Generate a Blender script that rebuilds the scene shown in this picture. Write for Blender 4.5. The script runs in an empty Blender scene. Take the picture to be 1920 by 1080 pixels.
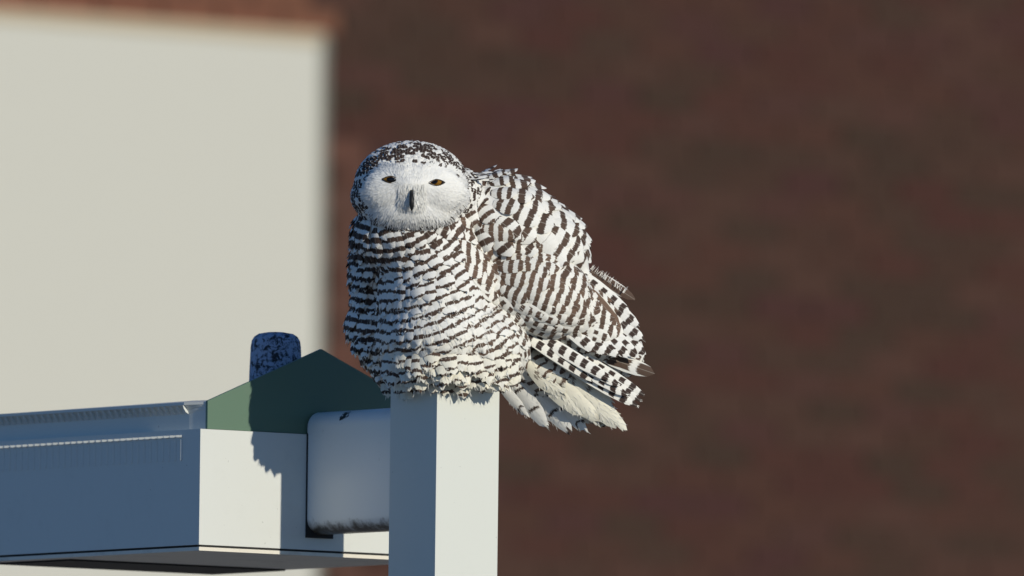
import bpy, bmesh, math, random
import numpy as np
from mathutils import Vector, Matrix
from mathutils.bvhtree import BVHTree

random.seed(7)
R = math.radians
scene = bpy.context.scene
col = scene.collection

# ------------------------------------------------------------------ camera
DIST = 30.0            # metres to the lamp post
PPM = 1150.0           # photo pixels (1920 wide) per metre at the post
PITCH, ROLL = R(3.6), R(0.7)
CAM = Vector((0, -DIST, 1.75))
FWD = Vector((0, math.cos(PITCH), math.sin(PITCH)))
_r0 = Vector((1, 0, 0)); _u0 = Vector((0, -math.sin(PITCH), math.cos(PITCH)))
RGT = _r0*math.cos(ROLL) + _u0*math.sin(ROLL)
UPV = _u0*math.cos(ROLL) - _r0*math.sin(ROLL)
cd = bpy.data.cameras.new('camera'); cam = bpy.data.objects.new('camera', cd); col.objects.link(cam)
cam.matrix_world = Matrix((( RGT.x, UPV.x, -FWD.x, CAM.x), (RGT.y, UPV.y, -FWD.y, CAM.y), (RGT.z, UPV.z, -FWD.z, CAM.z), (0,0,0,1)))
cd.sensor_width = 36.0
cd.lens = 36.0*DIST*PPM/1920.0
cd.clip_start = 0.5; cd.clip_end = 3000
cd.dof.use_dof = True
cd.dof.focus_distance = DIST + 0.05
cd.dof.aperture_fstop = 5.2
scene.camera = cam

# ------------------------------------------------------------------ sky and sun
SUN_AZ, SUN_EL = 38.5, 16.0      # degrees right of the camera's back, elevation
w = bpy.data.worlds.new('World'); scene.world = w; w.use_nodes = True
nt = w.node_tree; nt.nodes.clear()
sky = nt.nodes.new('ShaderNodeTexSky'); sky.sky_type = 'NISHITA'; sky.sun_disc = False
sky.sun_elevation = R(SUN_EL); sky.sun_rotation = R(180-SUN_AZ)
sky.air_density = 1.0; sky.dust_density = 0.1; sky.ozone_density = 8.0
bg = nt.nodes.new('ShaderNodeBackground'); bg.inputs[1].default_value = 0.10
wo = nt.nodes.new('ShaderNodeOutputWorld')
nt.links.new(sky.outputs[0], bg.inputs[0]); nt.links.new(bg.outputs[0], wo.inputs[0])
SUN_DIR = Vector((math.sin(R(SUN_AZ))*math.cos(R(SUN_EL)), -math.cos(R(SUN_AZ))*math.cos(R(SUN_EL)), math.sin(R(SUN_EL))))
sd = bpy.data.lights.new('sun', 'SUN'); sd.energy = 3.3; sd.angle = R(0.53); sd.color = (1.0, 0.925, 0.775)
so = bpy.data.objects.new('sun', sd); col.objects.link(so)
so.rotation_euler = SUN_DIR.to_track_quat('Z', 'Y').to_euler(); so.location = SUN_DIR*60
scene.view_settings.view_transform = 'Standard'; scene.view_settings.look = 'None'
scene.view_settings.exposure = 0.0; scene.view_settings.gamma = 1.0
scene.view_settings.use_curve_mapping = False
scene.render.engine = 'CYCLES'
scene.render.resolution_x, scene.render.resolution_y = 1024, 576

# ------------------------------------------------------------------ layout helpers
def P(px, py, d=0.0):
    """photo pixel (1920x1080) + depth behind the post (in px units) -> world point"""
    dep = DIST + d/PPM
    s = dep/DIST/PPM
    return CAM + FWD*dep + RGT*((px-960)*s) + UPV*((540-py)*s)
def PROJ(v):
    q = v - CAM; dep = q.dot(FWD); s = dep/DIST/PPM
    return 960 + q.dot(RGT)/s, 540 - q.dot(UPV)/s, (dep-DIST)*PPM
def RAY(px, py):
    return (P(px, py, 0) - CAM).normalized()
def M(x): return x/PPM

def finish(name, verts, faces, mat, parent=None, smooth=False):
    me = bpy.data.meshes.new(name); me.from_pydata([tuple(v) for v in verts], [], faces); me.update()
    if smooth: me.polygons.foreach_set('use_smooth', [True]*len(me.polygons))
    o = bpy.data.objects.new(name, me); col.objects.link(o)
    if mat: me.materials.append(mat)
    if parent: attach(o, parent)
    return o
def attach(o, parent):
    o.parent = parent
    o.matrix_parent_inverse = WORLD[parent.name].inverted() if parent.name in WORLD else Matrix.Identity(4)
WORLD = {}
def empty(name, loc):
    o = bpy.data.objects.new(name, None); col.objects.link(o); o.location = loc; o.empty_display_size = 0.05
    WORLD[o.name] = Matrix.Translation(loc)
    return o
def tag(o, label=None, cat=None, group=None, kind=None):
    if label: o['label'] = label
    if cat: o['category'] = cat
    if group: o['group'] = group
    if kind: o['kind'] = kind
    return o
def bm_obj(name, bm, mat, parent=None, smooth=False, bevel=0.0, seg=2):
    if bevel > 0:
        es = [e for e in bm.edges if len(e.link_faces) == 2 and e.calc_face_angle(0) > R(25)]
        bmesh.ops.bevel(bm, geom=es, offset=bevel, segments=seg, profile=0.5, affect='EDGES', clamp_overlap=True)
    bmesh.ops.recalc_face_normals(bm, faces=bm.faces[:])
    me = bpy.data.meshes.new(name); bm.to_mesh(me); bm.free()
    if smooth:
        me.polygons.foreach_set('use_smooth', [True]*len(me.polygons))
    o = bpy.data.objects.new(name, me); col.objects.link(o)
    if mat: me.materials.append(mat)
    if parent: attach(o, parent)
    return o
def prism(outline, axis, bm=None):
    """closed outline (list of Vectors) swept by the vector axis"""
    bm = bm or bmesh.new()
    a = [bm.verts.new(p) for p in outline]; b = [bm.verts.new(p+axis) for p in outline]
    bm.faces.new(a); bm.faces.new(list(reversed(b)))
    n = len(a)
    for i in range(n): bm.faces.new((a[i], b[i], b[(i+1) % n], a[(i+1) % n]))
    return bm
def box(o, x, y, z, bm=None):
    return prism([o, o+x, o+x+y, o+y], z, bm)

# ------------------------------------------------------------------ materials
class NB:
    def __init__(s, name):
        s.m = bpy.data.materials.new(name); s.m.use_nodes = True; s.t = s.m.node_tree; s.t.nodes.clear()
        s.out = s.t.nodes.new('ShaderNodeOutputMaterial')
    def n(s, typ, **kw):
        nd = s.t.nodes.new(typ)
        for k, v in kw.items():
            if hasattr(nd, k) and k not in ('inputs',): setattr(nd, k, v)
        return nd
    def l(s, a, b): s.t.links.new(a, b)
    def val(s, x, sock):
        if isinstance(x, (int, float)): sock.default_value = x
        else: s.l(x, sock)
    def math(s, op, a, b=0.0, c=None, clamp=False):
        nd = s.n('ShaderNodeMath', operation=op, use_clamp=clamp)
        s.val(a, nd.inputs[0]); s.val(b, nd.inputs[1])
        if c is not None: s.val(c, nd.inputs[2])
        return nd.outputs[0]
    def step(s, x, lo, hi):
        nd = s.n('ShaderNodeMapRange', interpolation_type='SMOOTHSTEP')
        s.val(x, nd.inputs[0]); s.val(lo, nd.inputs[1]); s.val(hi, nd.inputs[2])
        nd.inputs[3].default_value = 0; nd.inputs[4].default_value = 1
        return nd.outputs[0]
    def mix(s, f, a, b):
        nd = s.n('ShaderNodeMix', data_type='RGBA')
        s.val(f, nd.inputs[0])
        for x, k in ((a, 6), (b, 7)):
            if isinstance(x, tuple): nd.inputs[k].default_value = (*x, 1)
            else: s.l(x, nd.inputs[k])
        return nd.outputs[2]
    def noise(s, scale, detail=4, rough=0.55, vec=None, dist=0.0):
        nd = s.n('ShaderNodeTexNoise'); nd.inputs['Scale'].default_value = scale
        nd.inputs['Detail'].default_value = detail; nd.inputs['Roughness'].default_value = rough
        nd.inputs['Distortion'].default_value = dist
        if vec is None:
            if not hasattr(s, 'tc'): s.tc = s.n('ShaderNodeTexCoord').outputs['Object']
            vec = s.tc
        s.l(vec, nd.inputs['Vector'])
        return nd.outputs['Fac']
    def principled(s, color, rough=0.5, bump=None, bstr=0.2, bdist=0.001, spec=0.5, metal=0.0):
        p = s.n('ShaderNodeBsdfPrincipled')
        if isinstance(color, tuple): p.inputs['Base Color'].default_value = (*color, 1)
        else: s.l(color, p.inputs['Base Color'])
        s.val(rough, p.inputs['Roughness']); p.inputs['Specular IOR Level'].default_value = spec
        p.inputs['Metallic'].default_value = metal
        if bump is not None:
            b = s.n('ShaderNodeBump'); b.inputs['Strength'].default_value = bstr; b.inputs['Distance'].default_value = bdist
            s.l(bump, b.inputs['Height']); s.l(b.outputs[0], p.inputs['Normal'])
        s.l(p.outputs[0], s.out.inputs[0])
        return p

def mat_paint(name, base, dirt=(0.25, 0.23, 0.19), amount=0.25, rough=0.5, specks=0.0):
    b = NB(name)
    n1 = b.noise(9, 5, 0.6); n2 = b.noise(60, 4, 0.7)
    f = b.step(b.math('ADD', b.math('MULTIPLY', n1, 0.6), b.math('MULTIPLY', n2, 0.4)), 0.5, 0.85)
    c = b.mix(b.math('MULTIPLY', f, amount), base, dirt)
    sp = b.step(b.noise(170, 2, 0.5), 0.74, 0.80)
    c = b.mix(b.math('MULTIPLY', sp, specks), c, (0.06, 0.06, 0.06))
    b.principled(c, rough, b.noise(420, 2), 0.08, 0.0006, spec=0.35)
    return b.m
MAT = {}
MAT['white'] = mat_paint('white_paint', (0.64, 0.66, 0.625), amount=0.14, specks=0.5)
MAT['post'] = mat_paint('post_paint', (0.63, 0.65, 0.598), amount=0.08, specks=0.35)
MAT['green'] = mat_paint('green_paint', (0.11, 0.185, 0.13), (0.15, 0.19, 0.15), 0.4, 0.45)
MAT['dark'] = mat_paint('black_rubber', (0.02, 0.02, 0.02), amount=0.1, rough=0.7)
MAT['under'] = mat_paint('underside_paint', (0.74, 0.70, 0.60), (0.25, 0.22, 0.18), 0.7, 0.6, 0.4)
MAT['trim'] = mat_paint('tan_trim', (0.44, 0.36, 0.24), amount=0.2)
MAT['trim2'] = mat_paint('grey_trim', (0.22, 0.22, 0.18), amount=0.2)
MAT['panel'] = mat_paint('panel_paint', (0.525, 0.52, 0.46), amount=0.06)

def mat_photocell():
    b = NB('weathered_blue_paint')
    n = b.noise(95, 7, 0.8, dist=0.5); f = b.step(n, 0.48, 0.56)
    c = b.mix(f, (0.36, 0.42, 0.54), (0.03, 0.032, 0.04))
    b.principled(c, 0.7, n, 0.3, 0.002, spec=0.25)
    return b.m
MAT['cell'] = mat_photocell()
def mat_arm(zlo, zhi, chip):
    b = NB('arm_paint')
    geo = b.n('ShaderNodeNewGeometry')
    sx = b.n('ShaderNodeSeparateXYZ'); b.l(geo.outputs['Position'], sx.inputs[0])
    h = b.math('DIVIDE', b.math('SUBTRACT', sx.outputs[2], zlo), zhi-zlo)
    n = b.noise(40, 6, 0.7)
    edge = b.math('ADD', h, b.math('MULTIPLY', n, -0.22))
    f = b.step(edge, 0.0, -0.10)
    c = b.mix(f, (0.82, 0.83, 0.80), (0.06, 0.048, 0.03))
    c = b.mix(b.math('MULTIPLY', b.step(n, 0.62, 0.75), 0.3), c, (0.35, 0.33, 0.28))
    v = b.n('ShaderNodeVectorMath', operation='DISTANCE'); b.l(geo.outputs['Position'], v.inputs[0]); v.inputs[1].default_value = chip
    dd = b.math('ADD', v.outputs['Value'], b.math('MULTIPLY_ADD', b.noise(110, 4, 0.7), 0.05, -0.025))
    c = b.mix(b.step(dd, 0.0105, 0.0085), c, (0.012, 0.012, 0.014))
    b.principled(c, 0.36, b.noise(300, 2), 0.06, 0.0006, spec=0.7)
    return b.m
def mat_brick(name, cols, rough=0.9):
    b = NB(name)
    g = b.n('ShaderNodeNewGeometry')
    cr = b.n('ShaderNodeValToRGB'); cr.color_ramp.interpolation = 'LINEAR'
    el = cr.color_ramp.elements
    while len(el) < len(cols): el.new(0.5)
    for i, c in enumerate(cols):
        el[i].position = i/(len(cols)-1); el[i].color = (*c, 1)
    b.l(g.outputs['Random Per Island'], cr.inputs[0])
    n = b.noise(25, 5, 0.65)
    c = b.mix(b.math('MULTIPLY', n, 0.55), cr.outputs[0], (0.035, 0.025, 0.022))
    b.principled(c, rough, b.noise(120, 4), 0.4, 0.003, spec=0.2)
    return b.m
MAT['brick'] = mat_brick('brown_brick', [(0.064, 0.021, 0.016), (0.073, 0.030, 0.020), (0.046, 0.027, 0.017), (0.078, 0.036, 0.025), (0.058, 0.019, 0.019)])
MAT['redbrick'] = mat_brick('red_brick', [(0.25, 0.092, 0.055), (0.22, 0.095, 0.055), (0.27, 0.10, 0.062)])
MAT['midbrick'] = mat_brick('reddish_brick', [(0.13, 0.055, 0.038), (0.11, 0.055, 0.04), (0.15, 0.062, 0.043)])
MAT['mortar'] = mat_paint('mortar', (0.060, 0.032, 0.024), (0.05, 0.029, 0.023), 0.5, 0.9)
def mat_ground():
    b = NB('asphalt')
    n = b.noise(0.6, 6, 0.6); n2 = b.noise(60, 3)
    c = b.mix(n, (0.20, 0.197, 0.19), (0.30, 0.293, 0.28))
    b.principled(c, 0.9, n2, 0.4, 0.01, spec=0.2)
    return b.m
MAT['ground'] = mat_ground()

# ------------------------------------------------------------------ ground
g = finish('ground', [(-600, -300, 0), (600, -300, 0), (600, 900, 0), (-600, 900, 0)], [(0, 1, 2, 3)], MAT['ground'])
tag(g, kind='structure')

# ------------------------------------------------------------------ brick building
WA = R(40)
WE = Vector((math.cos(WA), math.sin(WA), 0)); WN = Vector((math.sin(WA), -math.cos(WA), 0)); ZV = Vector((0, 0, 1))
WO = P(614, 540, 18.0*PPM); WO.z = 0
def wall_hit(px, py):
    d = RAY(px, py); t = (WO-CAM).dot(WN)/d.dot(WN); q = CAM + d*t
    return (q-WO).dot(WE), q.z
ex, pz = wall_hit(617, 64)             # upper right corner of the pale panel, wall coordinates
ex -= 0.045; pz -= 0.030
PANEL_W = 3.6
b_root = empty('brick_building', WO + WE*3)
tag(b_root, 'dark brown brick building with a large pale panel, blurred behind the owl', 'building')
WX0, WX1, WH, DEPTHB = -12.0, 22.0, 8.6, 10.0
bm = bmesh.new()
def wq(e, z, n=0.0): return WO + WE*e + ZV*z + WN*n
box(wq(WX0, 0, -0.012), WE*(WX1-WX0), -WN*DEPTHB, ZV*WH, bm)
core = bm_obj('wall', bm, MAT['mortar'], b_root)
# individual bricks, too blurred in the photo to be picked apart: joined geometry
BL, BH, JT, PR = 0.194, 0.057, 0.010, 0.012
sets = {'brick': ([], []), 'redbrick': ([], []), 'midbrick': ([], [])}
row = 0; z = (pz + 0.033) % (BH + JT)
while z < WH - 0.07:
    e = WX0 + 0.006 + (0.5*(BL+JT) if row % 2 else 0)
    while e < WX1 - BL - 0.01:
        ce = e + BL/2
        inpanel = (e + BL > ex - PANEL_W - 0.05 and e < ex + 0.045 and z < pz + 0.031)
        spans = [(e, e+BL)]
        if inpanel:
            spans = []
            if e < ex+0.045 < e+BL-0.03: spans.append((ex+0.050, e+BL))
            if e < ex-PANEL_W-0.05 < e+BL-0.03: spans.append((e, ex-PANEL_W-0.055))
        for a, c in spans:
            if z >= pz + 0.035 - 0.06 and ce < ex + 0.02 and ce > ex - PANEL_W - 0.4: key = 'redbrick'
            elif a < ex + 0.16 and ce > ex and z < pz - 0.25: key = 'midbrick'
            else: key = 'brick'
            V, F = sets[key]; k = len(V); pr = PR*random.uniform(0.5, 1.0); q = 0.003
            pts = [(a, z, -0.011), (c, z, -0.011), (c, z+BH, -0.011), (a, z+BH, -0.011),
                   (a+q, z+q, pr-0.012), (c-q, z+q, pr-0.012), (c-q, z+BH-q, pr-0.012), (a+q, z+BH-q, pr-0.012)]
            V += [wq(*p) for p in pts]
            F += [(k+4, k+5, k+6, k+7), (k, k+1, k+5, k+4), (k+1, k+2, k+6, k+5), (k+2, k+3, k+7, k+6), (k+3, k, k+4, k+7)]
        e += BL + JT
    z += BH + JT; row += 1
names = {'brick': 'brickwork', 'redbrick': 'brick_lintel', 'midbrick': 'brick_jamb'}
for key, (V, F) in sets.items():
    o = finish(names[key], V, F, MAT[key], b_root); o['kind'] = 'stuff'
bm = box(wq(ex-PANEL_W, 0.0, -0.011), WE*PANEL_W, WN*0.03, ZV*(pz)); 
bm_obj('panel', bm, MAT['panel'], b_root, bevel=0.004)
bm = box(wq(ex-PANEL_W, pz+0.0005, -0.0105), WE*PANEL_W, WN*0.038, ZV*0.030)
bm_obj('panel_cap', bm, MAT['trim'], b_root, bevel=0.003)  # strip along the panel's top, a tan darker than the panel
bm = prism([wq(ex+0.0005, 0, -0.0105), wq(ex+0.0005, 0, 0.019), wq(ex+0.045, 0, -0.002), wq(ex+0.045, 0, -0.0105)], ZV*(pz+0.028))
bm_obj('panel_edge_trim', bm, MAT['trim2'], b_root, bevel=0.002)  # strip along the panel's right side, a grey darker than the panel
bm = box(wq(WX0-0.1, WH, 0.08), WE*(WX1-WX0+0.2), -WN*(DEPTHB+0.2), ZV*0.12)
bm_obj('parapet_coping', bm, MAT['trim'], b_root, bevel=0.01)

# ------------------------------------------------------------------ lamp post, arm and luminaire
LA = R(37)
DR = Vector((math.cos(LA), math.sin(LA), 0)); DL = Vector((-math.sin(LA), math.cos(LA), 0)); NR = -DL; NL = -DR
S = M(146)
PTOP = P(820, 711, 0)                 # near corner of the post top
post = empty('lamp_post', Vector((PTOP.x, PTOP.y, 0)) + (DR+DL)*(S/2))
tag(post, 'square white lamp post with rounded arm, one face in blue shade', 'lamp post')
c0 = Vector((PTOP.x, PTOP.y, 0.03))
bm = box(c0, DR*S, DL*S, ZV*(PTOP.z-0.03-M(9)))
bm_obj('pole', bm, MAT['post'], post, bevel=0.0022)
bm = box(Vector((PTOP.x, PTOP.y, PTOP.z-M(8.4))) - (DR+DL)*M(1.0), DR*(S+M(2)), DL*(S+M(2)), ZV*M(8.4))
bm_obj('post_cap', bm, MAT['post'], post, bevel=0.0015)
bm = box(c0 - (DR+DL)*0.08 - ZV*0.03, DR*(S+0.16), DL*(S+0.16), ZV*0.03)
bm_obj('base_plate', bm, MAT['white'], post, bevel=0.004)
for i in (0, 1):
    for j in (0, 1):
        cc = c0 + DR*(-0.045 + i*(S+0.09)) + DL*(-0.045 + j*(S+0.09))
        bm = bmesh.new(); bmesh.ops.create_cone(bm, segments=6, radius1=0.014, radius2=0.014, depth=0.03, cap_ends=True, matrix=Matrix.Translation(cc+ZV*0.015))
        bm_obj('anchor_bolt', bm, MAT['dark'], post)

# luminaire box: near bottom corner at photo (373,1025)
A0 = P(373, 1024, 237)
LR, LL, HB = M(568), M(728), M(222)
def L(a, b, z): return A0 + DR*M(a) + DL*M(b) + ZV*M(z)
lamp = empty('street_light', L(284, 364, 0))
tag(lamp, 'white box luminaire with green gabled plate, fixed to the post by its arm', 'street light')
# housing: outer box
bm = box(L(0, 0, 3), DR*LR, DL*LL, ZV*(HB-M(3)))
bm_obj('housing', bm, MAT['white'], lamp, bevel=0.0022)
# gasket and door underneath
bm = box(L(4, 4, -1), DR*(LR-M(8)), DL*(LL-M(8)), ZV*M(3.7)); bm_obj('gasket', bm, MAT['dark'], lamp)
bm = box(L(1, 1, -8), DR*(LR-M(2)), DL*(LL-M(2)), ZV*M(6.8)); bm_obj('door_frame', bm, MAT['under'], lamp, bevel=0.0015)
bm = box(L(40, 470, -11.5), DR*(LR-M(60)), DL*(LL-M(490)), ZV*M(3.3)); bm_obj('lens', bm, MAT['dark'], lamp, bevel=0.002)
# lid: pan with low pyramid top
bm = bmesh.new()
zl = 222.5
prof = [(17, 0), (17, 30), (15, 38), (10, 44), (4, 47), (4, 52)]
rings = []
for off, zz in prof:
    rings.append([bm.verts.new(L(*p, zl+zz)) for p in ((21, 10.6), (547, 10.6), (564-off, 60), (564-off, 724-off), (off, 724-off), (off, 60))])
NRG = 6
for a, b in zip(rings, rings[1:]):
    for i in range(NRG): bm.faces.new((a[i], a[(i+1) % NRG], b[(i+1) % NRG], b[i]))
bm.faces.new(list(reversed(rings[0])))
top = [bm.verts.new(L(*p, zl+66)) for p in ((150, 140), (418, 140), (440, 200), (418, 588), (150, 588), (130, 200))]
for i in range(NRG): bm.faces.new((rings[-1][i], rings[-1][(i+1) % NRG], top[(i+1) % NRG], top[i]))
bm.faces.new(top)
bm_obj('lid', bm, MAT['white'], lamp)
# cooling fins along the lid's flank and louvre tabs along the housing
fin_me = None
for k in range(32):
    y = 62 + k*20.0
    bm = bmesh.new()
    prism([L(17.2, y, zl+30), L(15, y, zl+37.5), L(10, y, zl+43.5), L(3.5, y, zl+46.8), L(5, y, zl+41), L(10, y, zl+34)], DL*M(2.2), bm)
    bm_obj('fin', bm, MAT['white'], lamp)
for k in range(33):
    y = 52 + k*20.0
    # small hooded louvre whose face is turned towards the front
    bm = prism([L(-0.3, y+5, 208), L(-7.5, y+16, 208), L(-0.3, y+16, 208)], ZV*M(4.2))
    o = bm_obj('louvre_hood', bm, MAT['white'], lamp)
    bm = prism([L(-0.3, y+5, 164), L(-1.9, y+9, 164), L(-0.3, y+12, 164)], ZV*M(40))
    bm_obj('louvre_rib', bm, MAT['white'], lamp)
# green gabled plate standing on the front edge
pl = [(19, 223), (19, 276), (284, 386), (549, 276), (549, 223)]
bm = prism([L(a, 4, z) for a, z in pl], DL*M(6))
bm_obj('gabled_plate', bm, MAT['green'], lamp, bevel=0.0012)
# photocell cap behind the plate
pc = L(284, 150, zl+61)
bm = bmesh.new(); rp = [(58, -3), (58, 14), (52, 16), (51, 20), (50, 60), (48, 112), (46, 124), (41, 132), (33, 137), (16, 140), (0.01, 141)]
NS = 40; rr = []
for r_, h_ in rp: rr.append([bm.verts.new(pc + DR*M(r_*math.cos(2*math.pi*i/NS)) + DL*M(r_*math.sin(2*math.pi*i/NS)) + ZV*M(h_)) for i in range(NS)])
for a, b in zip(rr, rr[1:]):
    for i in range(NS): bm.faces.new((a[i], a[(i+1) % NS], b[(i+1) % NS], b[i]))
bm.faces.new(list(reversed(rr[0])))
bm_obj('photocell', bm, MAT['cell'], lamp, smooth=True)
# arm: thin tall rounded tube from the housing face to the back of the post
def face_a(px): return (px-373)/math.cos(LA)
aw = 78; a_l = face_a(573)
zb, zt = 33, 33+232
MAT['arm'] = mat_arm(L(0, 0, zb).z, L(0, 0, zt).z, L(a_l+8, -110, zt-9))
rad = 30
outl = []
for cx_, cz_, a0 in ((a_l+aw-rad, zt-rad, 0), (a_l+rad, zt-rad, 90), (a_l+rad, zb+rad, 180), (a_l+aw-rad, zb+rad, 270)):
    for k in range(9):
        an = R(a0 + k*90/8); outl.append(L(cx_+rad*math.cos(an), 0, cz_+rad*math.sin(an)))
gap = (PTOP + DL*S - A0).dot(NR)
bm = bmesh.new()
ra = [bm.verts.new(p + NR*M(0.6)) for p in outl]; rb = [bm.verts.new(p + NR*(gap - M(0.6))) for p in outl]
for i in range(len(ra)): bm.faces.new((ra[i], rb[i], rb[(i+1) % len(ra)], ra[(i+1) % len(ra)]))
arm = bm_obj('arm', bm, MAT['arm'], post)
me = arm.data; me.polygons.foreach_set('use_smooth', [len(p.vertices) == 4 for p in me.polygons])
bm = prism([L(a_l-1.6, -0.4, zb-7), L(a_l+62, -0.4, zb-7), L(a_l+62, -0.4, zb+40), L(a_l-1.6, -0.4, zt-40)], NR*M(3))
bm_obj('arm_gasket', bm, MAT['dark'], post)

#OWL
# ================================================================== snowy owl
owl = empty('snowy_owl', PTOP + (DR+DL)*(S/2))
tag(owl, 'white and brown barred snowy owl perched on the square white post', 'owl')

# ---- continuous body: blended masses
def ellipsoid(bm, c, r, rot=0.0, yaw=0.0):
    ax = RGT*math.cos(R(rot)) - UPV*math.sin(R(rot)); up = RGT*math.sin(R(rot)) + UPV*math.cos(R(rot)); fw = FWD.copy()
    a2 = ax*math.cos(R(yaw)) + fw*math.sin(R(yaw)); f2 = fw*math.cos(R(yaw)) - ax*math.sin(R(yaw))
    o = P(*c)
    m = Matrix(((a2.x*M(r[0]), f2.x*M(r[2]), up.x*M(r[1]), o.x), (a2.y*M(r[0]), f2.y*M(r[2]), up.y*M(r[1]), o.y),
                (a2.z*M(r[0]), f2.z*M(r[2]), up.z*M(r[1]), o.z), (0, 0, 0, 1)))
    bmesh.ops.create_icosphere(bm, subdivisions=4, radius=1.0, matrix=m)
bm = bmesh.new()
H = 20   # head depth
for args in [
    ((771, 347, H), (104, 80, 100)), ((770, 368, H), (110, 60, 96)), ((772, 376, H-84), (26, 24, 20)),
    ((734, 356, H-74), (50, 40, 22)), ((816, 358, H-74), (52, 40, 22)), ((772, 396, H-52), (80, 34, 46)),
    ((862, 372, 85), (44, 56, 80)), ((772, 430, 55), (106, 70, 108)), ((750, 450, 150), (86, 90, 100)),
    ((805, 480, 95), (100, 90, 135)), ((822, 545, 115), (112, 130, 165)), ((828, 625, 115), (118, 92, 175)), ((880, 640, 110), (108, 88, 140), 10),
    ((742, 510, 225), (82, 110, 120)), ((740, 600, 235), (84, 90, 120)), ((765, 650, 215), (84, 70, 120)),
    ((930, 425, 150), (105, 100, 120)), ((1005, 455, 165), (92, 78, 105), 35),
    ((985, 540, 130), (120, 88, 100), 25), ((1060, 580, 180), (125, 70, 70), 38), ((1130, 640, 210), (75, 50, 40), 40),
    ((1000, 680, 190), (110, 42, 60), 28), ((1070, 730, 215), (80, 34, 40), 35),
]:
    ellipsoid(bm, *args)
me = bpy.data.meshes.new('body_src'); bm.to_mesh(me); bm.free()
tmp = bpy.data.objects.new('body_src', me); col.objects.link(tmp)
md = tmp.modifiers.new('r', 'REMESH'); md.mode = 'VOXEL'; md.voxel_size = 0.0052
md = tmp.modifiers.new('s', 'SMOOTH'); md.factor = 0.5; md.iterations = 5
dg = bpy.context.evaluated_depsgraph_get()
body_me = bpy.data.meshes.new_from_object(tmp.evaluated_get(dg))
bpy.data.objects.remove(tmp)
body_me.name = 'body'
body = bpy.data.objects.new('body', body_me); col.objects.link(body)
body_me.polygons.foreach_set('use_smooth', [True]*len(body_me.polygons))
BV = [v.co.copy() for v in body_me.vertices]; BF = [tuple(p.vertices) for p in body_me.polygons]
BVH = BVHTree.FromPolygons(BV, BF)
b = NB('down'); n_ = b.noise(120, 4); b.principled(b.mix(n_, (0.78, 0.77, 0.73), (0.86, 0.86, 0.83)), 0.9, n_, 0.4, 0.004, spec=0.1); MAT['down'] = b.m
body_me.materials.clear(); body_me.materials.append(MAT['down'])
attach(body, owl)

# ---- feather material: pattern from per-vertex feather coordinates
def mat_feather():
    b = NB('barred_feather')
    fa = b.n('ShaderNodeAttribute'); fa.attribute_name = 'fa'
    fb = b.n('ShaderNodeAttribute'); fb.attribute_name = 'fb'
    sa = b.n('ShaderNodeSeparateColor'); b.l(fa.outputs['Color'], sa.inputs[0])
    sb = b.n('ShaderNodeSeparateColor'); b.l(fb.outputs['Color'], sb.inputs[0])
    u, v, phi = sa.outputs; rnd = fa.outputs['Alpha']
    duty, ulim, tint = sb.outputs; cream = fb.outputs['Alpha']
    cx = b.n('ShaderNodeCombineXYZ')
    b.l(b.math('MULTIPLY_ADD', u, 9.0, b.math('MULTIPLY', rnd, 97.0)), cx.inputs[0]); b.l(b.math('MULTIPLY', v, 3.0), cx.inputs[1]); b.l(rnd, cx.inputs[2])
    nz = b.noise(1.0, 3, 0.6, vec=cx.outputs[0])
    barb = b.n('ShaderNodeCombineXYZ')
    b.l(b.math('MULTIPLY_ADD', b.math('ABSOLUTE', u), -6.0, b.math('MULTIPLY', v, 30.0)), barb.inputs[0]); b.l(b.math('MULTIPLY', u, 2.0), barb.inputs[1]); b.l(b.math('MULTIPLY', rnd, 50), barb.inputs[2])
    bz = b.noise(1.0, 2, 0.6, vec=barb.outputs[0])
    ph = b.math('ADD', phi, b.math('ADD', b.math('MULTIPLY_ADD', nz, 0.28, -0.14), b.math('MULTIPLY_ADD', bz, 0.14, -0.07)))
    d = b.math('MULTIPLY', b.math('ABSOLUTE', b.math('SUBTRACT', b.math('FRACT', ph), 0.5)), 2.0)
    dark = b.step(d, b.math('ADD', duty, 0.09), b.math('SUBTRACT', duty, 0.07))
    lim = b.step(b.math('ABSOLUTE', b.math('ADD', u, b.math('MULTIPLY_ADD', nz, 0.3, -0.15))), b.math('ADD', ulim, 0.08), b.math('SUBTRACT', ulim, 0.08))
    dark = b.math('MULTIPLY', dark, lim)
    white = b.mix(cream, (0.86, 0.855, 0.815), (0.80, 0.77, 0.64))
    white = b.mix(b.math('MULTIPLY', b.step(bz, 0.45, 0.75), 0.14), white, (0.50, 0.47, 0.42))
    brown = b.mix(tint, (0.050, 0.033, 0.028), (0.21, 0.135, 0.095))
    brown = b.mix(b.math('MULTIPLY', bz, 0.4), brown, (0.02, 0.014, 0.012))
    shaft = b.step(b.math('ABSOLUTE', u), 0.05, 0.02)
    c = b.mix(dark, white, brown)
    c = b.mix(b.math('MULTIPLY', shaft, 0.25), c, (0.7, 0.68, 0.6))
    p = b.n('ShaderNodeBsdfPrincipled'); b.l(c, p.inputs['Base Color']); p.inputs['Roughness'].default_value = 0.75
    p.inputs['Specular IOR Level'].default_value = 0.2
    bp = b.n('ShaderNodeBump'); bp.inputs['Strength'].default_value = 0.35; bp.inputs['Distance'].default_value = 0.001
    b.l(bz, bp.inputs['Height']); b.l(bp.outputs[0], p.inputs['Normal'])
    tr = b.n('ShaderNodeBsdfTranslucent'); b.l(c, tr.inputs[0])
    mx = b.n('ShaderNodeMixShader'); mx.inputs[0].default_value = 0.07
    b.l(p.outputs[0], mx.inputs[1]); b.l(tr.outputs[0], mx.inputs[2]); b.l(mx.outputs[0], b.out.inputs[0])
    return b.m
MAT['feather'] = mat_feather()
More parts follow.
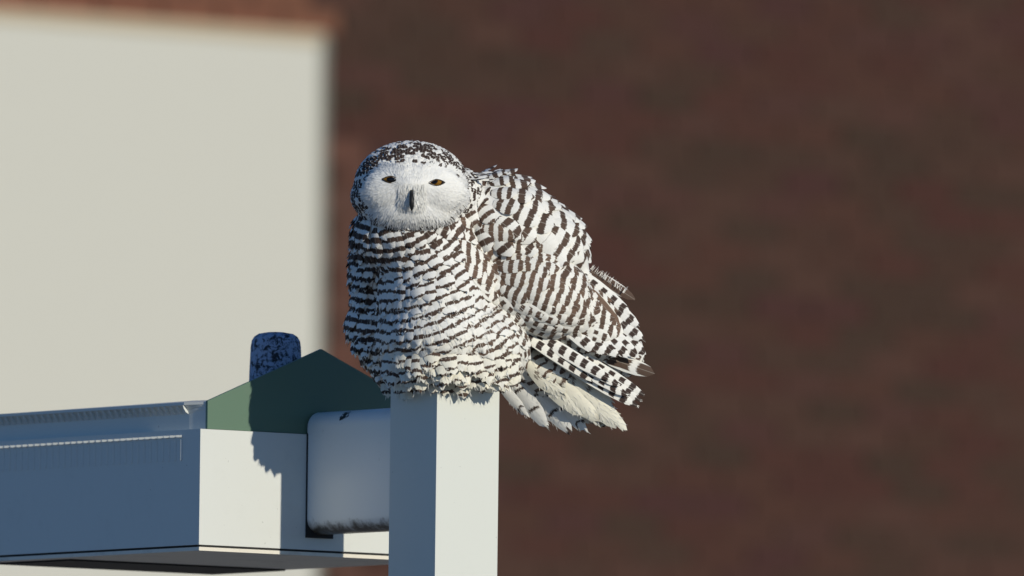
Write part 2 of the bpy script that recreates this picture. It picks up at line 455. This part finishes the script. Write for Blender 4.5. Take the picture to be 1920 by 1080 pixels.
def mat_plume():
    b = NB('white_plume')
    fa = b.n('ShaderNodeAttribute'); fa.attribute_name = 'fa'
    c = b.mix(fa.outputs['Alpha'], (0.90, 0.90, 0.88), (0.80, 0.78, 0.70))
    c = b.mix(b.n('ShaderNodeAttribute').outputs['Fac'], c, c) if False else c
    sa = b.n('ShaderNodeSeparateColor'); b.l(fa.outputs['Color'], sa.inputs[0])
    c = b.mix(sa.outputs[0], c, (0.05, 0.04, 0.035))
    p = b.n('ShaderNodeBsdfPrincipled'); b.l(c, p.inputs['Base Color']); p.inputs['Roughness'].default_value = 0.8; p.inputs['Specular IOR Level'].default_value = 0.1
    tr = b.n('ShaderNodeBsdfTranslucent'); b.l(c, tr.inputs[0])
    mx = b.n('ShaderNodeMixShader'); mx.inputs[0].default_value = 0.10
    b.l(p.outputs[0], mx.inputs[1]); b.l(tr.outputs[0], mx.inputs[2]); b.l(mx.outputs[0], b.out.inputs[0])
    return b.m
MAT['plume'] = mat_plume()

class Buf:
    def __init__(s): s.v = []; s.f = []; s.a = []; s.b = []; s.n = []
    def build(s, name, mat, parent, smooth=True):
        o = finish(name, s.v, s.f, mat, parent, smooth)
        if len(s.n) == len(s.v): o.data.normals_split_custom_set_from_vertices([tuple(x) for x in s.n])
        for nm, dat in (('fa', s.a), ('fb', s.b)):
            at = o.data.attributes.new(nm, 'FLOAT_COLOR', 'POINT')
            at.data.foreach_set('color', np.array(dat, dtype=np.float32).ravel())
        return o

US = (-1, -0.55, 0, 0.55, 1)
PROFILES = {'round': [(0, .45), (.25, .82), (.5, 1), (.75, .93), (.9, .66), (1, .28)],
            'long': [(0, .55), (.2, .85), (.45, 1), (.7, .96), (.9, .68), (1, .2)],
            'point': [(0, .6), (.25, 1), (.5, .9), (.75, .62), (.9, .34), (1, .06)]}
def feather(buf, root, t, L_, W_, phi, duty=.35, ulim=2., tint=.2, cream=0., conform=.8, off=2., lift=8., cup=.25, prof='round', jit=0., jag=.05, nrm=None, bend=0., roll=0.):
    """one vane; all sizes in px units; phi: function(world point, v) -> pattern coordinate"""
    Lm, Wm = M(L_), M(W_); rnd = random.random(); base = len(buf.v)
    for (v, pw) in PROFILES[prof]:
        q = root + t*(v*Lm)
        if nrm is None or conform > 0:
            loc, nn, _, _ = BVH.find_nearest(q)
        else: loc, nn = q, nrm
        n0 = nrm if nrm is not None else nn
        n = (n0*(1-conform) + nn*conform).normalized() if conform < 1 else nn
        h = M(off + lift*v)
        c = (q + n0*h)*(1-conform) + (loc + nn*h)*conform if conform > 0 else q + n0*(h)
        c = c - n0*M(bend)*v*v
        side = t.cross(n).normalized()
        if roll: side = (side*math.cos(roll) + n*math.sin(roll)).normalized()
        for u in US:
            jv = (random.uniform(-1, 1)*jag*Lm*v*v) if v > .7 else 0
            pt = c + side*(u*pw*Wm) - n*(cup*Wm*pw*u*u) + t*(jv - 0.10*Wm*abs(u)*v)
            buf.v.append(pt)
            buf.a.append((u*pw, v, phi(c, v) + jit - 0.16*u*u*pw, rnd)); buf.b.append((duty, ulim, tint, cream))
    nc = len(US)
    for i in range(len(PROFILES[prof])-1):
        for j in range(nc-1):
            k = base + i*nc + j
            buf.f.append((k, k+1, k+1+nc, k+nc))

# ---- sample the skin evenly
def poly_area_cum():
    a = np.array([p.area for p in body_me.polygons]); return np.cumsum(a)
CUM = poly_area_cum(); TOT = CUM[-1]
def rand_skin():
    i = int(np.searchsorted(CUM, random.random()*TOT)); f = BF[min(i, len(BF)-1)]
    w_ = [random.random() for _ in f]; s_ = sum(w_)
    p = Vector((0, 0, 0))
    for k, ww in zip(f, w_): p += BV[k]*(ww/s_)
    return p, body_me.polygons[min(i, len(BF)-1)].normal.copy()
class Grid:
    def __init__(s, cell): s.c = cell; s.d = {}
    def ok(s, p, r):
        k = tuple(int(math.floor(x/s.c)) for x in p); m = int(math.ceil(r/s.c))
        for dx in range(-m, m+1):
            for dy in range(-m, m+1):
                for dz in range(-m, m+1):
                    for q in s.d.get((k[0]+dx, k[1]+dy, k[2]+dz), ()):
                        if (q-p).length_squared < r*r: return False
        s.d.setdefault(k, []).append(p); return True

def interp(tab, x):
    if x <= tab[0][0]: return tab[0][1]
    for (a, va), (b_, vb) in zip(tab, tab[1:]):
        if x <= b_: return va + (vb-va)*(x-a)/(b_-a)
    return tab[-1][1]
XB = [(300, 884), (380, 872), (420, 850), (480, 846), (520, 880), (560, 922), (610, 945), (660, 1002), (690, 1010), (800, 1010)]
def head_q(px, py): return ((px-771)/120)**2 + ((py-352)/(92 if py < 352 else 74))**2
def face_q(px, py): return ((px-776)/98)**4 + ((py-358)/62)**4 + 0.10*max(0, (340-py)/30)
FACE_BLOB = lambda px, py: max(((px-734)/(62))**2 + ((py-352)/62)**2, 0)
def in_face(px, py):
    a = ((px-731)/42)**2 + ((py-350)/(36 if py < 350 else 60))**2
    c = ((px-822)/48)**2 + ((py-350)/(37 if py < 350 else 56))**2
    m = ((px-772)/62)**2 + ((py-375)/44)**2
    br = ((px-776)/26)**2 + ((py-342)/24)**2
    return min(a, c, m, br)
def region(p):
    px, py, d = PROJ(p)
    if head_q(px, py) < 1 and d < 125: return 'head', px, py, d
    if px < interp(XB, py): return 'breast', px, py, d
    if py > 655 + 0.5*(px-960) + (0 if px < 1140 else 200): return 'vent', px, py, d
    if py < 408 + 0.42*(px-850): return 'back', px, py, d
    return 'wing', px, py, d
def radial(c): return lambda p: (lambda q: math.hypot(q[0]-c[0], q[1]-c[1]))(PROJ(p))
def dirfrom(c, px, py):
    d = Vector((px-c[0], py-c[1])); d.normalize()
    return RGT*d.x - UPV*d.y
CB, CS, CW = (716, 328), (842, 330), (690, 430)
def phi_breast(p, v): q = PROJ(p); return math.hypot(q[0]-CB[0], q[1]-CB[1])/19.0
def phi_back(p, v):
    q = PROJ(p); r = math.hypot(q[0]-CS[0], q[1]-CS[1])
    return (r/18.5) if r < 130 else 7.03 + (r-130)/27.0
def phi_wing(p, v): q = PROJ(p); return math.hypot(q[0]-CW[0], q[1]-CW[1])/18.5

breast, hind, headb = Buf(), Buf(), Buf()
gb = {k: Grid(M(9)) for k in ('breast', 'head', 'back', 'wing', 'vent')}
SP = {'breast': 15, 'head': 6.6, 'back': 22, 'wing': 16, 'vent': 19}
wing_root = empty('wing', P(950, 470, 60)); attach(wing_root, owl); WORLD[wing_root.name] = Matrix.Translation(P(950, 470, 60))
back_root = empty('mantle', P(930, 400, 60)); attach(back_root, owl); WORLD[back_root.name] = Matrix.Translation(P(930, 400, 60))
singles = []
for _ in range(70000):
    p, n = rand_skin()
    reg, px, py, d = region(p)
    if not gb[reg].ok(p, M(SP[reg])): continue
    facing = n.dot(-FWD)
    if reg == 'breast':
        t = dirfrom(CB, px, py) + RGT*random.uniform(-.12, .12) - UPV*0.35
        t = (t - n*t.dot(n))
        if t.length < 0.05: t = -UPV - n*(-UPV).dot(n)
        t.normalize()
        low = max(0, min(1, (py-660)/60))
        cr = max(0, min(1, (py-560)/170))
        sz = interp([(400, .62), (470, .8), (540, 1), (760, 1.1)], py)
        shade_side = max(0, min(1, (740-px)/60))  # left flank's shade deepened in the pattern: wider, darker bars
        feather(breast, p, t, 56*sz, 19*sz, phi_breast, duty=random.uniform(.24, .40)+.22*shade_side + (.10 if py < 480 else 0) + (.14 if py < 440 and px > 740 else 0), tint=max(0, random.uniform(.1, .4) - .15*shade_side + max(0, min(.3, (px-780)/400))), cream=cr*random.uniform(.6, 1), conform=.85-.6*low-.25*shade_side,
                off=1.5, lift=random.uniform(4.5, 9)+3*shade_side, cup=.24, jit=random.gauss(0, .12), jag=.07)
    elif reg == 'head':
        fq = in_face(px, py)
        if fq < 0.82 and facing > 0.2: continue
        c = (772, 352)
        if facing > 0.15: t = dirfrom(c, px, py)*0.9 + FWD*0.5
        else: t = dirfrom((772, 300), px, py)*.5 - UPV*0.8
        t = t - n*t.dot(n)
        if t.length < .05: continue
        t.normalize()
        # dark tips crowd the forehead, thin out towards face and crest
        top = (py < 335)
        if top:
            band = math.exp(-((py-(291+((px-772)/75)**2*26))/17)**2)
            dk = .22 + .85*band
        else: dk = .8
        if px > 850: dk *= .75
        dark_on = random.random() < dk
        feather(headb, p, t, 19, 6.4, lambda q, v: v*1.0 - .22, duty=((.36 + (.12*band if top else 0)) if dark_on else 0.0)*random.uniform(.8, 1.25), ulim=.85, tint=random.uniform(0, .12), cream=0,
                conform=.9, off=1., lift=3.5, cup=.3, jag=.1)
    elif reg in ('back', 'wing'):
        cc = CS if reg == 'back' else CW
        t = dirfrom(cc, px, py) + RGT*random.uniform(-.05, .05) + (FWD*.2)
        if reg == 'wing': t = t + RGT*.25
        t = t - n*t.dot(n)
        if t.length < .05: continue
        t.normalize()
        r = math.hypot(px-cc[0], py-cc[1])
        vis = facing > -0.1
        bf = Buf() if vis else hind
        if reg == 'back':
            sz = interp([(30, .55), (110, .85), (200, 1.1)], r)
            feather(bf, p, t, 66*sz, 23*sz, phi_back, duty=(random.uniform(.36, .5) if r > 130 else random.uniform(.44, .54))*(0 if random.random() < .03 else 1), ulim=random.uniform(.65, 1.2) if r > 130 else 2, tint=random.uniform(.25, .55), cream=.1, conform=.8, off=2, lift=random.uniform(9, 15), cup=.3, jit=random.gauss(0, .15), jag=.02)
        else:
            lowr = py - (408+.42*(px-850))
            spot = lowr > 95
            feather(bf, p, t, 58, 16 if not spot else 13, phi_wing, duty=.5 if not spot else .46, ulim=2 if not spot else .55, tint=random.uniform(.5, .95) if not spot else random.uniform(.3, .6), cream=.2, conform=.85, off=2, lift=random.uniform(7, 11), cup=.25, jit=random.gauss(0, .12), jag=.03)
        if vis: singles.append((reg, facing, bf))
    else:
        t = (RGT*.8 - UPV*.55 + FWD*.1); t = t - n*t.dot(n)
        if t.length < .05: continue
        t.normalize()
        feather(hind, p, t, 62, 20, lambda q, v: v*1.0-.32, duty=.10 if random.random() < .5 else 0, tint=.5, cream=.9, conform=.7, off=2, lift=10, cup=.3, jag=.08)
o = breast.build('breast_feathers', MAT['feather'], owl); o['kind'] = 'stuff'
o = hind.build('hind_feathers', MAT['feather'], owl); o['kind'] = 'stuff'
o = headb.build('head_feathers', MAT['feather'], owl); o['kind'] = 'stuff'
for reg, fc, bf in singles:
    bf.build('covert_feather' if reg == 'wing' else 'mantle_feather', MAT['feather'], wing_root if reg == 'wing' else back_root)

# ---- hem of belly feathers hanging over the post, fringe of the shaded side, nape tuft
def strand(buf, p, t, n, L_, W_, lift, droop=0., dark=0., warm=0.):
    Lm, Wm = M(L_), M(W_); s = t.cross(n).normalized(); k = len(buf.v)
    for v, ww in ((0, .8), (.5, 1), (1, .0)):
        c = p + t*(v*Lm) + n*(M(lift)*v - M(droop)*v*v)
        pts = [c - s*Wm*ww/2, c + s*Wm*ww/2] if v < 1 else [c]
        for q in pts: buf.v.append(q); buf.a.append((dark, v, 0, warm)); buf.b.append((0, 0, 0, 0)); buf.n.append((n + t*0.25 + Vector((random.uniform(-.2, .2), random.uniform(-.2, .2), random.uniform(-.2, .2)))).normalized())
    buf.f += [(k, k+1, k+3, k+2), (k+2, k+3, k+4)]
hem = Buf(); WISP = Buf()
def hang(x, y, L_, W_, lean, out=-10., wisps=0, **kw):
    h = BVH.ray_cast(CAM, RAY(x, y))
    if h[0] is None: return
    t = (-UPV + RGT*lean - FWD*random.uniform(0, .05)).normalized()
    n = (-FWD*.5 + RGT*random.uniform(-.12, .15) + h[1]*.8); n = (n - t*n.dot(t)).normalized()
    feather(hem, h[0] + n*M(out), t, L_, W_, phi_breast, conform=0, nrm=n, off=0, lift=14, cup=.3, bend=random.uniform(-3, 5), jit=random.gauss(0, .15), **kw)
    sd_ = t.cross(n).normalized()
    for _ in range(wisps):
        u = random.uniform(-.7, .7)
        q = h[0] + n*M(out+11) + t*M(L_*random.uniform(.72, .92)) + sd_*(u*M(W_)*.8)
        strand(WISP, q, (t + sd_*(u*.35 + random.uniform(-.15, .15))).normalized(), n, random.uniform(9, 18), 1.0, 1, 1, 0, random.uniform(.4, 1))
for rowy, n_, dl in ((692, 15, 50), (676, 17, 52), (660, 18, 54), (642, 18, 54)):
    for k in range(n_):
        x = 728 + (955-728)*(k+random.random())/n_
        hang(x, rowy + random.uniform(-7, 7) - max(0, (x-900))*.25, dl*random.uniform(.8, 1.2), random.uniform(16, 21), (x-800)/420, duty=random.uniform(.2, .36), tint=random.uniform(.15, .5), cream=random.uniform(.6, .95), jag=.07, wisps=3)
for k in range(70):
    y = 470 + 225*(k+random.random())/70
    xl = interp([(470, 664), (540, 660), (590, 658), (640, 672), (700, 712)], y) + random.uniform(0, 26)
    hang(xl, y, random.uniform(32, 50), random.uniform(9, 13), random.uniform(-.12, .12) + (.35 if y > 630 else 0), out=-2, duty=random.uniform(.4, .55), tint=.05, cream=.1, jag=.1)
for k in range(26):
    x, y = random.uniform(880, 930), random.uniform(318, 345)
    h = BVH.ray_cast(CAM, RAY(x, y))
    if h[0] is None: continue
    t = (RGT + UPV*random.uniform(-.05, .3)).normalized(); n = (h[1] + UPV*.5); n = (n - t*n.dot(t)).normalized()
    feather(hem, h[0]+n*M(4), t, random.uniform(26, 46), random.uniform(5, 8), lambda q, v: v*1.6, duty=.3, ulim=.7, tint=.1, conform=0, nrm=n, off=0, lift=4, cup=.3, bend=4, jag=.05)
o = WISP.build('hem_wisps', MAT['plume'], owl); o['kind'] = 'stuff'
o = hem.build('hem_feathers', MAT['feather'], owl); o['kind'] = 'stuff'

# ---- flight and tail feathers, each its own vane
FL = Buf()
def vane(name, parent, x0, y0, d0, x1, y1, d1, wpx, period=22, duty=.45, ulim=.8, tint=.12, cream=.1, prof='long', face=(0.25, 0.15), cup=.2, bend=4, phase=0., jag=.02, fluff=0):
    a, b_ = P(x0, y0, d0), P(x1, y1, d1); t = (b_-a); L_ = t.length*PPM; t.normalize()
    n = (-FWD + RGT*face[0] + UPV*face[1]); n = (n - t*n.dot(t)).normalized()
    bf = Buf()
    feather(bf, a, t, L_, wpx, lambda q, v: v*L_/period + phase, duty=duty, ulim=ulim, tint=tint, cream=cream, conform=0, off=0, lift=0, cup=cup, prof=prof, nrm=n, bend=bend, jag=jag)
    for _ in range(fluff):
        v = random.uniform(.45, 1.0); u = random.uniform(-1, 1); sd_ = t.cross(n).normalized()
        pw = 1.0 if v < .75 else 1.0 - (v-.75)*2.6
        q = a + t*(v*M(L_)) + sd_*(u*pw*M(wpx)) - n*(cup*M(wpx)*pw*u*u + M(bend)*v*v - M(.8))
        strand(FL, q, (t + sd_*u*.7 + sd_*random.uniform(-.3, .3)).normalized(), n, random.uniform(6, 12), .9, random.uniform(0, 1.2), 1, .0, random.uniform(.3, 1))
    return bf.build(name, MAT['feather'], parent)
# secondaries and tertials, upper to lower, drawn from tip list
tips = [(1182, 588, 150), (1200, 612, 150), (1210, 640, 148), (1212, 664, 146), (1198, 668, 140), (1180, 668, 134), (1160, 667, 128), (1140, 664, 122), (1120, 660, 116)]
for i, (x, y, d) in enumerate(tips):
    vane('flight_feather', wing_root, x-118+i*4, y-92+i*2, d+4, x, y, d-i*1.5, 15, period=24, duty=.48, ulim=.62, tint=.1, phase=i*.37)
prim = [(1212, 742, 142), (1205, 752, 138), (1197, 762, 134), (1180, 742, 126), (1165, 724, 122), (1146, 712, 118)]
for i, (x, y, d) in enumerate(prim):
    vane('flight_feather', wing_root, x-200+i*8, y-118+i*4, d-20, x, y, d-i*3, 12.5, period=24, duty=.5, ulim=.7, tint=.02, cream=.25, phase=i*.43)
vane('flight_feather', wing_root, 960, 614, 84, 1120, 716, 112, 11, period=25, duty=.5, ulim=.75, tint=.0, cream=.4)
vane('flight_feather', wing_root, 1130, 668, 160, 1227, 700, 160, 15, period=60, duty=.75, ulim=.72, tint=.45, prof='long', face=(0, 0.1))
vane('flight_feather', wing_root, 1108, 508, 175, 1191, 561, 178, 11, period=200, duty=.95, ulim=.85, tint=.5, phase=.35)
vane('flight_feather', wing_root, 1100, 520, 160, 1172, 585, 160, 13, period=26, duty=.5, ulim=.8)
vane('flight_feather', wing_root, 1108, 545, 126, 1162, 608, 134, 11, period=300, duty=.97, ulim=.8, tint=1.0, phase=.3, cream=.6)
for k in range(34):
    x = random.uniform(1106, 1172); y = 498 + (x-1106)*.72
    strand(FL, P(x, y+6, 170), (RGT*random.uniform(.1, .7) + UPV*random.uniform(.5, 1.)).normalized(), -FWD, random.uniform(9, 17), .9, random.uniform(-3, 3), 3, 0, random.uniform(.2, .8))
tail_root = empty('tail', P(1040, 740, 190)); attach(tail_root, owl); WORLD[tail_root.name] = Matrix.Translation(P(1040, 740, 190))
for x0, y0, x1, y1, d, w_ in [(930, 712, 988, 782, 172, 11), (955, 708, 1026, 804, 176, 17), (975, 705, 1066, 811, 178, 18), (1000, 705, 1099, 811, 174, 17), (1030, 700, 1120, 790, 180, 18)]:
    vane('tail_feather', tail_root, x0, y0, d-20, x1, y1, d, w_, period=46, duty=.12, ulim=.7, tint=.1, cream=.1, face=(-0.35, -.25), jag=.09, fluff=16, prof='long', phase=random.random())
for x0, y0, x1, y1, d, w_ in [(1010, 690, 1090, 772, 140, 24), (1030, 690, 1125, 790, 142, 24), (1055, 695, 1150, 790, 145, 22), (1075, 705, 1166, 803, 148, 17), (1050, 690, 1148, 760, 146, 20), (990, 680, 1060, 740, 132, 22)]:
    vane('undertail_feather', tail_root, x0, y0, d-10, x1, y1, d, w_, period=120, duty=.05, ulim=.6, tint=.4, cream=.95, jag=.14, fluff=40, face=(.1, -.1), prof='round', cup=.35, phase=random.uniform(.1, .3))

o = FL.build('tail_fluff', MAT['plume'], owl); o['kind'] = 'stuff'
# ---- facial disc: fine white bristles
disc = Buf(); cnt = 0
def cast(px, py):
    h = BVH.ray_cast(CAM, RAY(px, py)); return (h[0], h[1]) if h[0] is not None else (None, None)
EYES = [(733, 337), (818.5, 342.5)]
while cnt < 9000:
    px, py = random.uniform(660, 895), random.uniform(285, 432)
    fq = in_face(px, py)
    if fq > 1.05 + random.uniform(0, .12): continue
    if any(abs(px-ex_) < 12 and abs(py-ey_) < 5.5 for ex_, ey_ in EYES): continue
    p, n = cast(px, py)
    if p is None: continue
    near = min(EYES, key=lambda e_: (px-e_[0])**2 + (py-e_[1])**2)
    c = Vector((px-774, py-352)); c.normalize(); e2 = Vector((px-near[0], py-near[1])); e2 = e2.normalized() if e2.length > 0.1 else e2
    dd = c*.8 + e2*.5 + Vector((random.uniform(-.25, .25), random.uniform(-.25, .25)))
    if abs(px-774) < 26 and py > 345: dd = Vector(((px-774)/40, 1.0))
    t = RGT*dd.x - UPV*dd.y; t = t - n*t.dot(n)
    if t.length < .05: continue
    t.normalize()
    edge = max(0, min(1, (fq-.6)/.4))
    dk = 1.0 if (edge > .8 and py > 395 and random.random() < .35) else 0.0
    strand(disc, p + n*M(.3), t, n, random.uniform(10, 16) + (8*edge if py > 350 else -3*edge), random.uniform(1.8, 3.0), random.uniform(.8, 2.4) + 4*edge, 1, dk, random.uniform(0, .35))
    cnt += 1
o = disc.build('facial_disc', MAT['plume'], owl); o['kind'] = 'stuff'
# stray filaments along the belly hem and wing
fil = Buf()
for _ in range(420):
    px = random.uniform(700, 1000); py = random.uniform(560, 735)
    p, n = cast(px, py)
    if p is None: continue
    t = dirfrom(CB, px, py) - UPV*.3 + RGT*random.uniform(-.3, .3); t = (t - n*t.dot(n)).normalized()
    strand(fil, p + n*M(8), t, n, random.uniform(14, 24), .8, random.uniform(0, 3), 1, 0, random.uniform(.2, 1))
o = fil.build('filoplumes', MAT['plume'], owl); o['kind'] = 'stuff'

# ---- eyes and beak
def mat_eye():
    b = NB('amber_eye')
    fa = b.n('ShaderNodeAttribute'); fa.attribute_name = 'fa'
    sa = b.n('ShaderNodeSeparateColor'); b.l(fa.outputs['Color'], sa.inputs[0])
    r = sa.outputs[0]
    c = b.mix(b.step(r, .42, .50), (0.004, 0.004, 0.004), (0.25, 0.12, 0.01))
    c = b.mix(b.step(r, .86, .98), c, (0.012, 0.008, 0.006))
    p = b.principled(c, 0.08, spec=0.6)
    return b.m
MAT['eye'] = mat_eye()
b = NB('black_beak'); b.principled(b.mix(b.noise(150, 3), (0.006, 0.006, 0.007), (0.018, 0.018, 0.018)), 0.5, spec=0.3); MAT['beak'] = b.m
b = NB('eyelid_skin'); b.principled((0.02, 0.017, 0.015), 0.7); MAT['lid'] = b.m
def eye(cx_, cy_, rw, rh, tilt, pup, pr=11.0):
    p, n = cast(cx_, cy_)
    n = (n*.35 - FWD*.65).normalized()
    ax = RGT*math.cos(R(tilt)) - UPV*math.sin(R(tilt)); ax = (ax - n*ax.dot(n)).normalized(); up = n.cross(ax).normalized()
    if up.dot(UPV) < 0: up = -up
    buf = Buf(); NSG, NRG = 28, 6
    for k in range(NRG+1):
        rr_ = k/NRG
        for i in range(NSG):
            an = 2*math.pi*i/NSG; x = math.cos(an); y = math.sin(an)
            yy = y*(1-0.55*abs(x)**1.6)           # almond
            X, Y = x*rw*rr_, yy*rh*rr_
            pt = p + ax*M(X) + up*M(Y) + n*M(5.5 - 4.5*rr_*rr_)
            buf.v.append(pt)
            dpu = math.hypot((X-pup[0])/pr, (Y-pup[1])/pr)
            buf.a.append((min(1.2, max(dpu, .95 if rr_ > .93 else 0)), 0, 0, 0)); buf.b.append((0, 0, 0, 0))
    for k in range(NRG):
        for i in range(NSG):
            a = k*NSG+i; c = k*NSG+(i+1) % NSG; buf.f.append((a, c, c+NSG, a+NSG))
    e_ = buf.build('eye', MAT['eye'], owl)
    # eyelid rim
    V, F = [], []
    for i in range(NSG):
        an = 2*math.pi*i/NSG; x = math.cos(an); y = math.sin(an); yy = y*(1-0.55*abs(x)**1.6)
        for off_, hh in ((1.0, 1.6), (1.14, 2.6), (1.3, -1.0)):
            V.append(p + ax*M(x*rw*off_) + up*M(yy*rh*off_) + n*M(hh))
    for i in range(NSG):
        for j in range(2):
            a = i*3+j; c = ((i+1) % NSG)*3+j; F.append((a, a+1, c+1, c))
    lo = finish('eyelid', V, F, MAT['lid'], owl, True)
eye(733, 337, 14, 6.0, 4, (3, 0), 24.)
eye(818.5, 342.5, 13, 5.6, -2, (-4, 4), 15.)
# hooked beak, mostly sunk in bristles
p, n = cast(772, 372)
buf = Buf(); V, F = [], []; NSG = 14
for (yy, wd, fw) in ((356, 2.2, 0), (364, 3.8, 7), (374, 4.6, 12), (384, 4.3, 13), (391, 3.0, 10), (396, .4, 6)):
    c = P(772, yy, PROJ(p)[2]) - FWD*M(fw)
    for i in range(NSG):
        an = 2*math.pi*i/NSG; V.append(c + RGT*M(wd*math.cos(an)) - FWD*M(wd*1.1*math.sin(an)))
for k in range(5):
    for i in range(NSG): a = k*NSG+i; c = k*NSG+(i+1) % NSG; F.append((a, c, c+NSG, a+NSG))
F.append(tuple(range(NSG))); F.append(tuple(reversed(range(5*NSG, 6*NSG))))
finish('beak', V, F, MAT['beak'], owl, True)
br = Buf()
for _ in range(420):
    s_ = random.choice((-1, 1)); y = random.uniform(345, 386)
    x = 772 + s_*random.uniform(3, 24)
    q, n = cast(x, y)
    if q is None: continue
    t = (-UPV*1.0 + RGT*s_*random.uniform(-.35, .35)); t = (t - n*t.dot(n)).normalized()
    strand(br, q + n*M(.5), t, n, random.uniform(12, 20), 1.6, random.uniform(5, 10), 3, 0, random.uniform(0, .5))
o = br.build('beak_bristles', MAT['plume'], owl); o['kind'] = 'stuff'
# feet on the post top, under the belly plumage
for s_ in (-1, 1):
    fc = PTOP + (DR+DL)*(S/2) + DR*(s_*M(30)) + NR*M(8)
    bm = bmesh.new()
    bmesh.ops.create_icosphere(bm, subdivisions=2, radius=1.0, matrix=Matrix.Translation(fc + ZV*M(22)) @ Matrix.Diagonal((M(26), M(26), M(22), 1)))
    bm_obj('foot', bm, MAT['down'], owl, smooth=True)
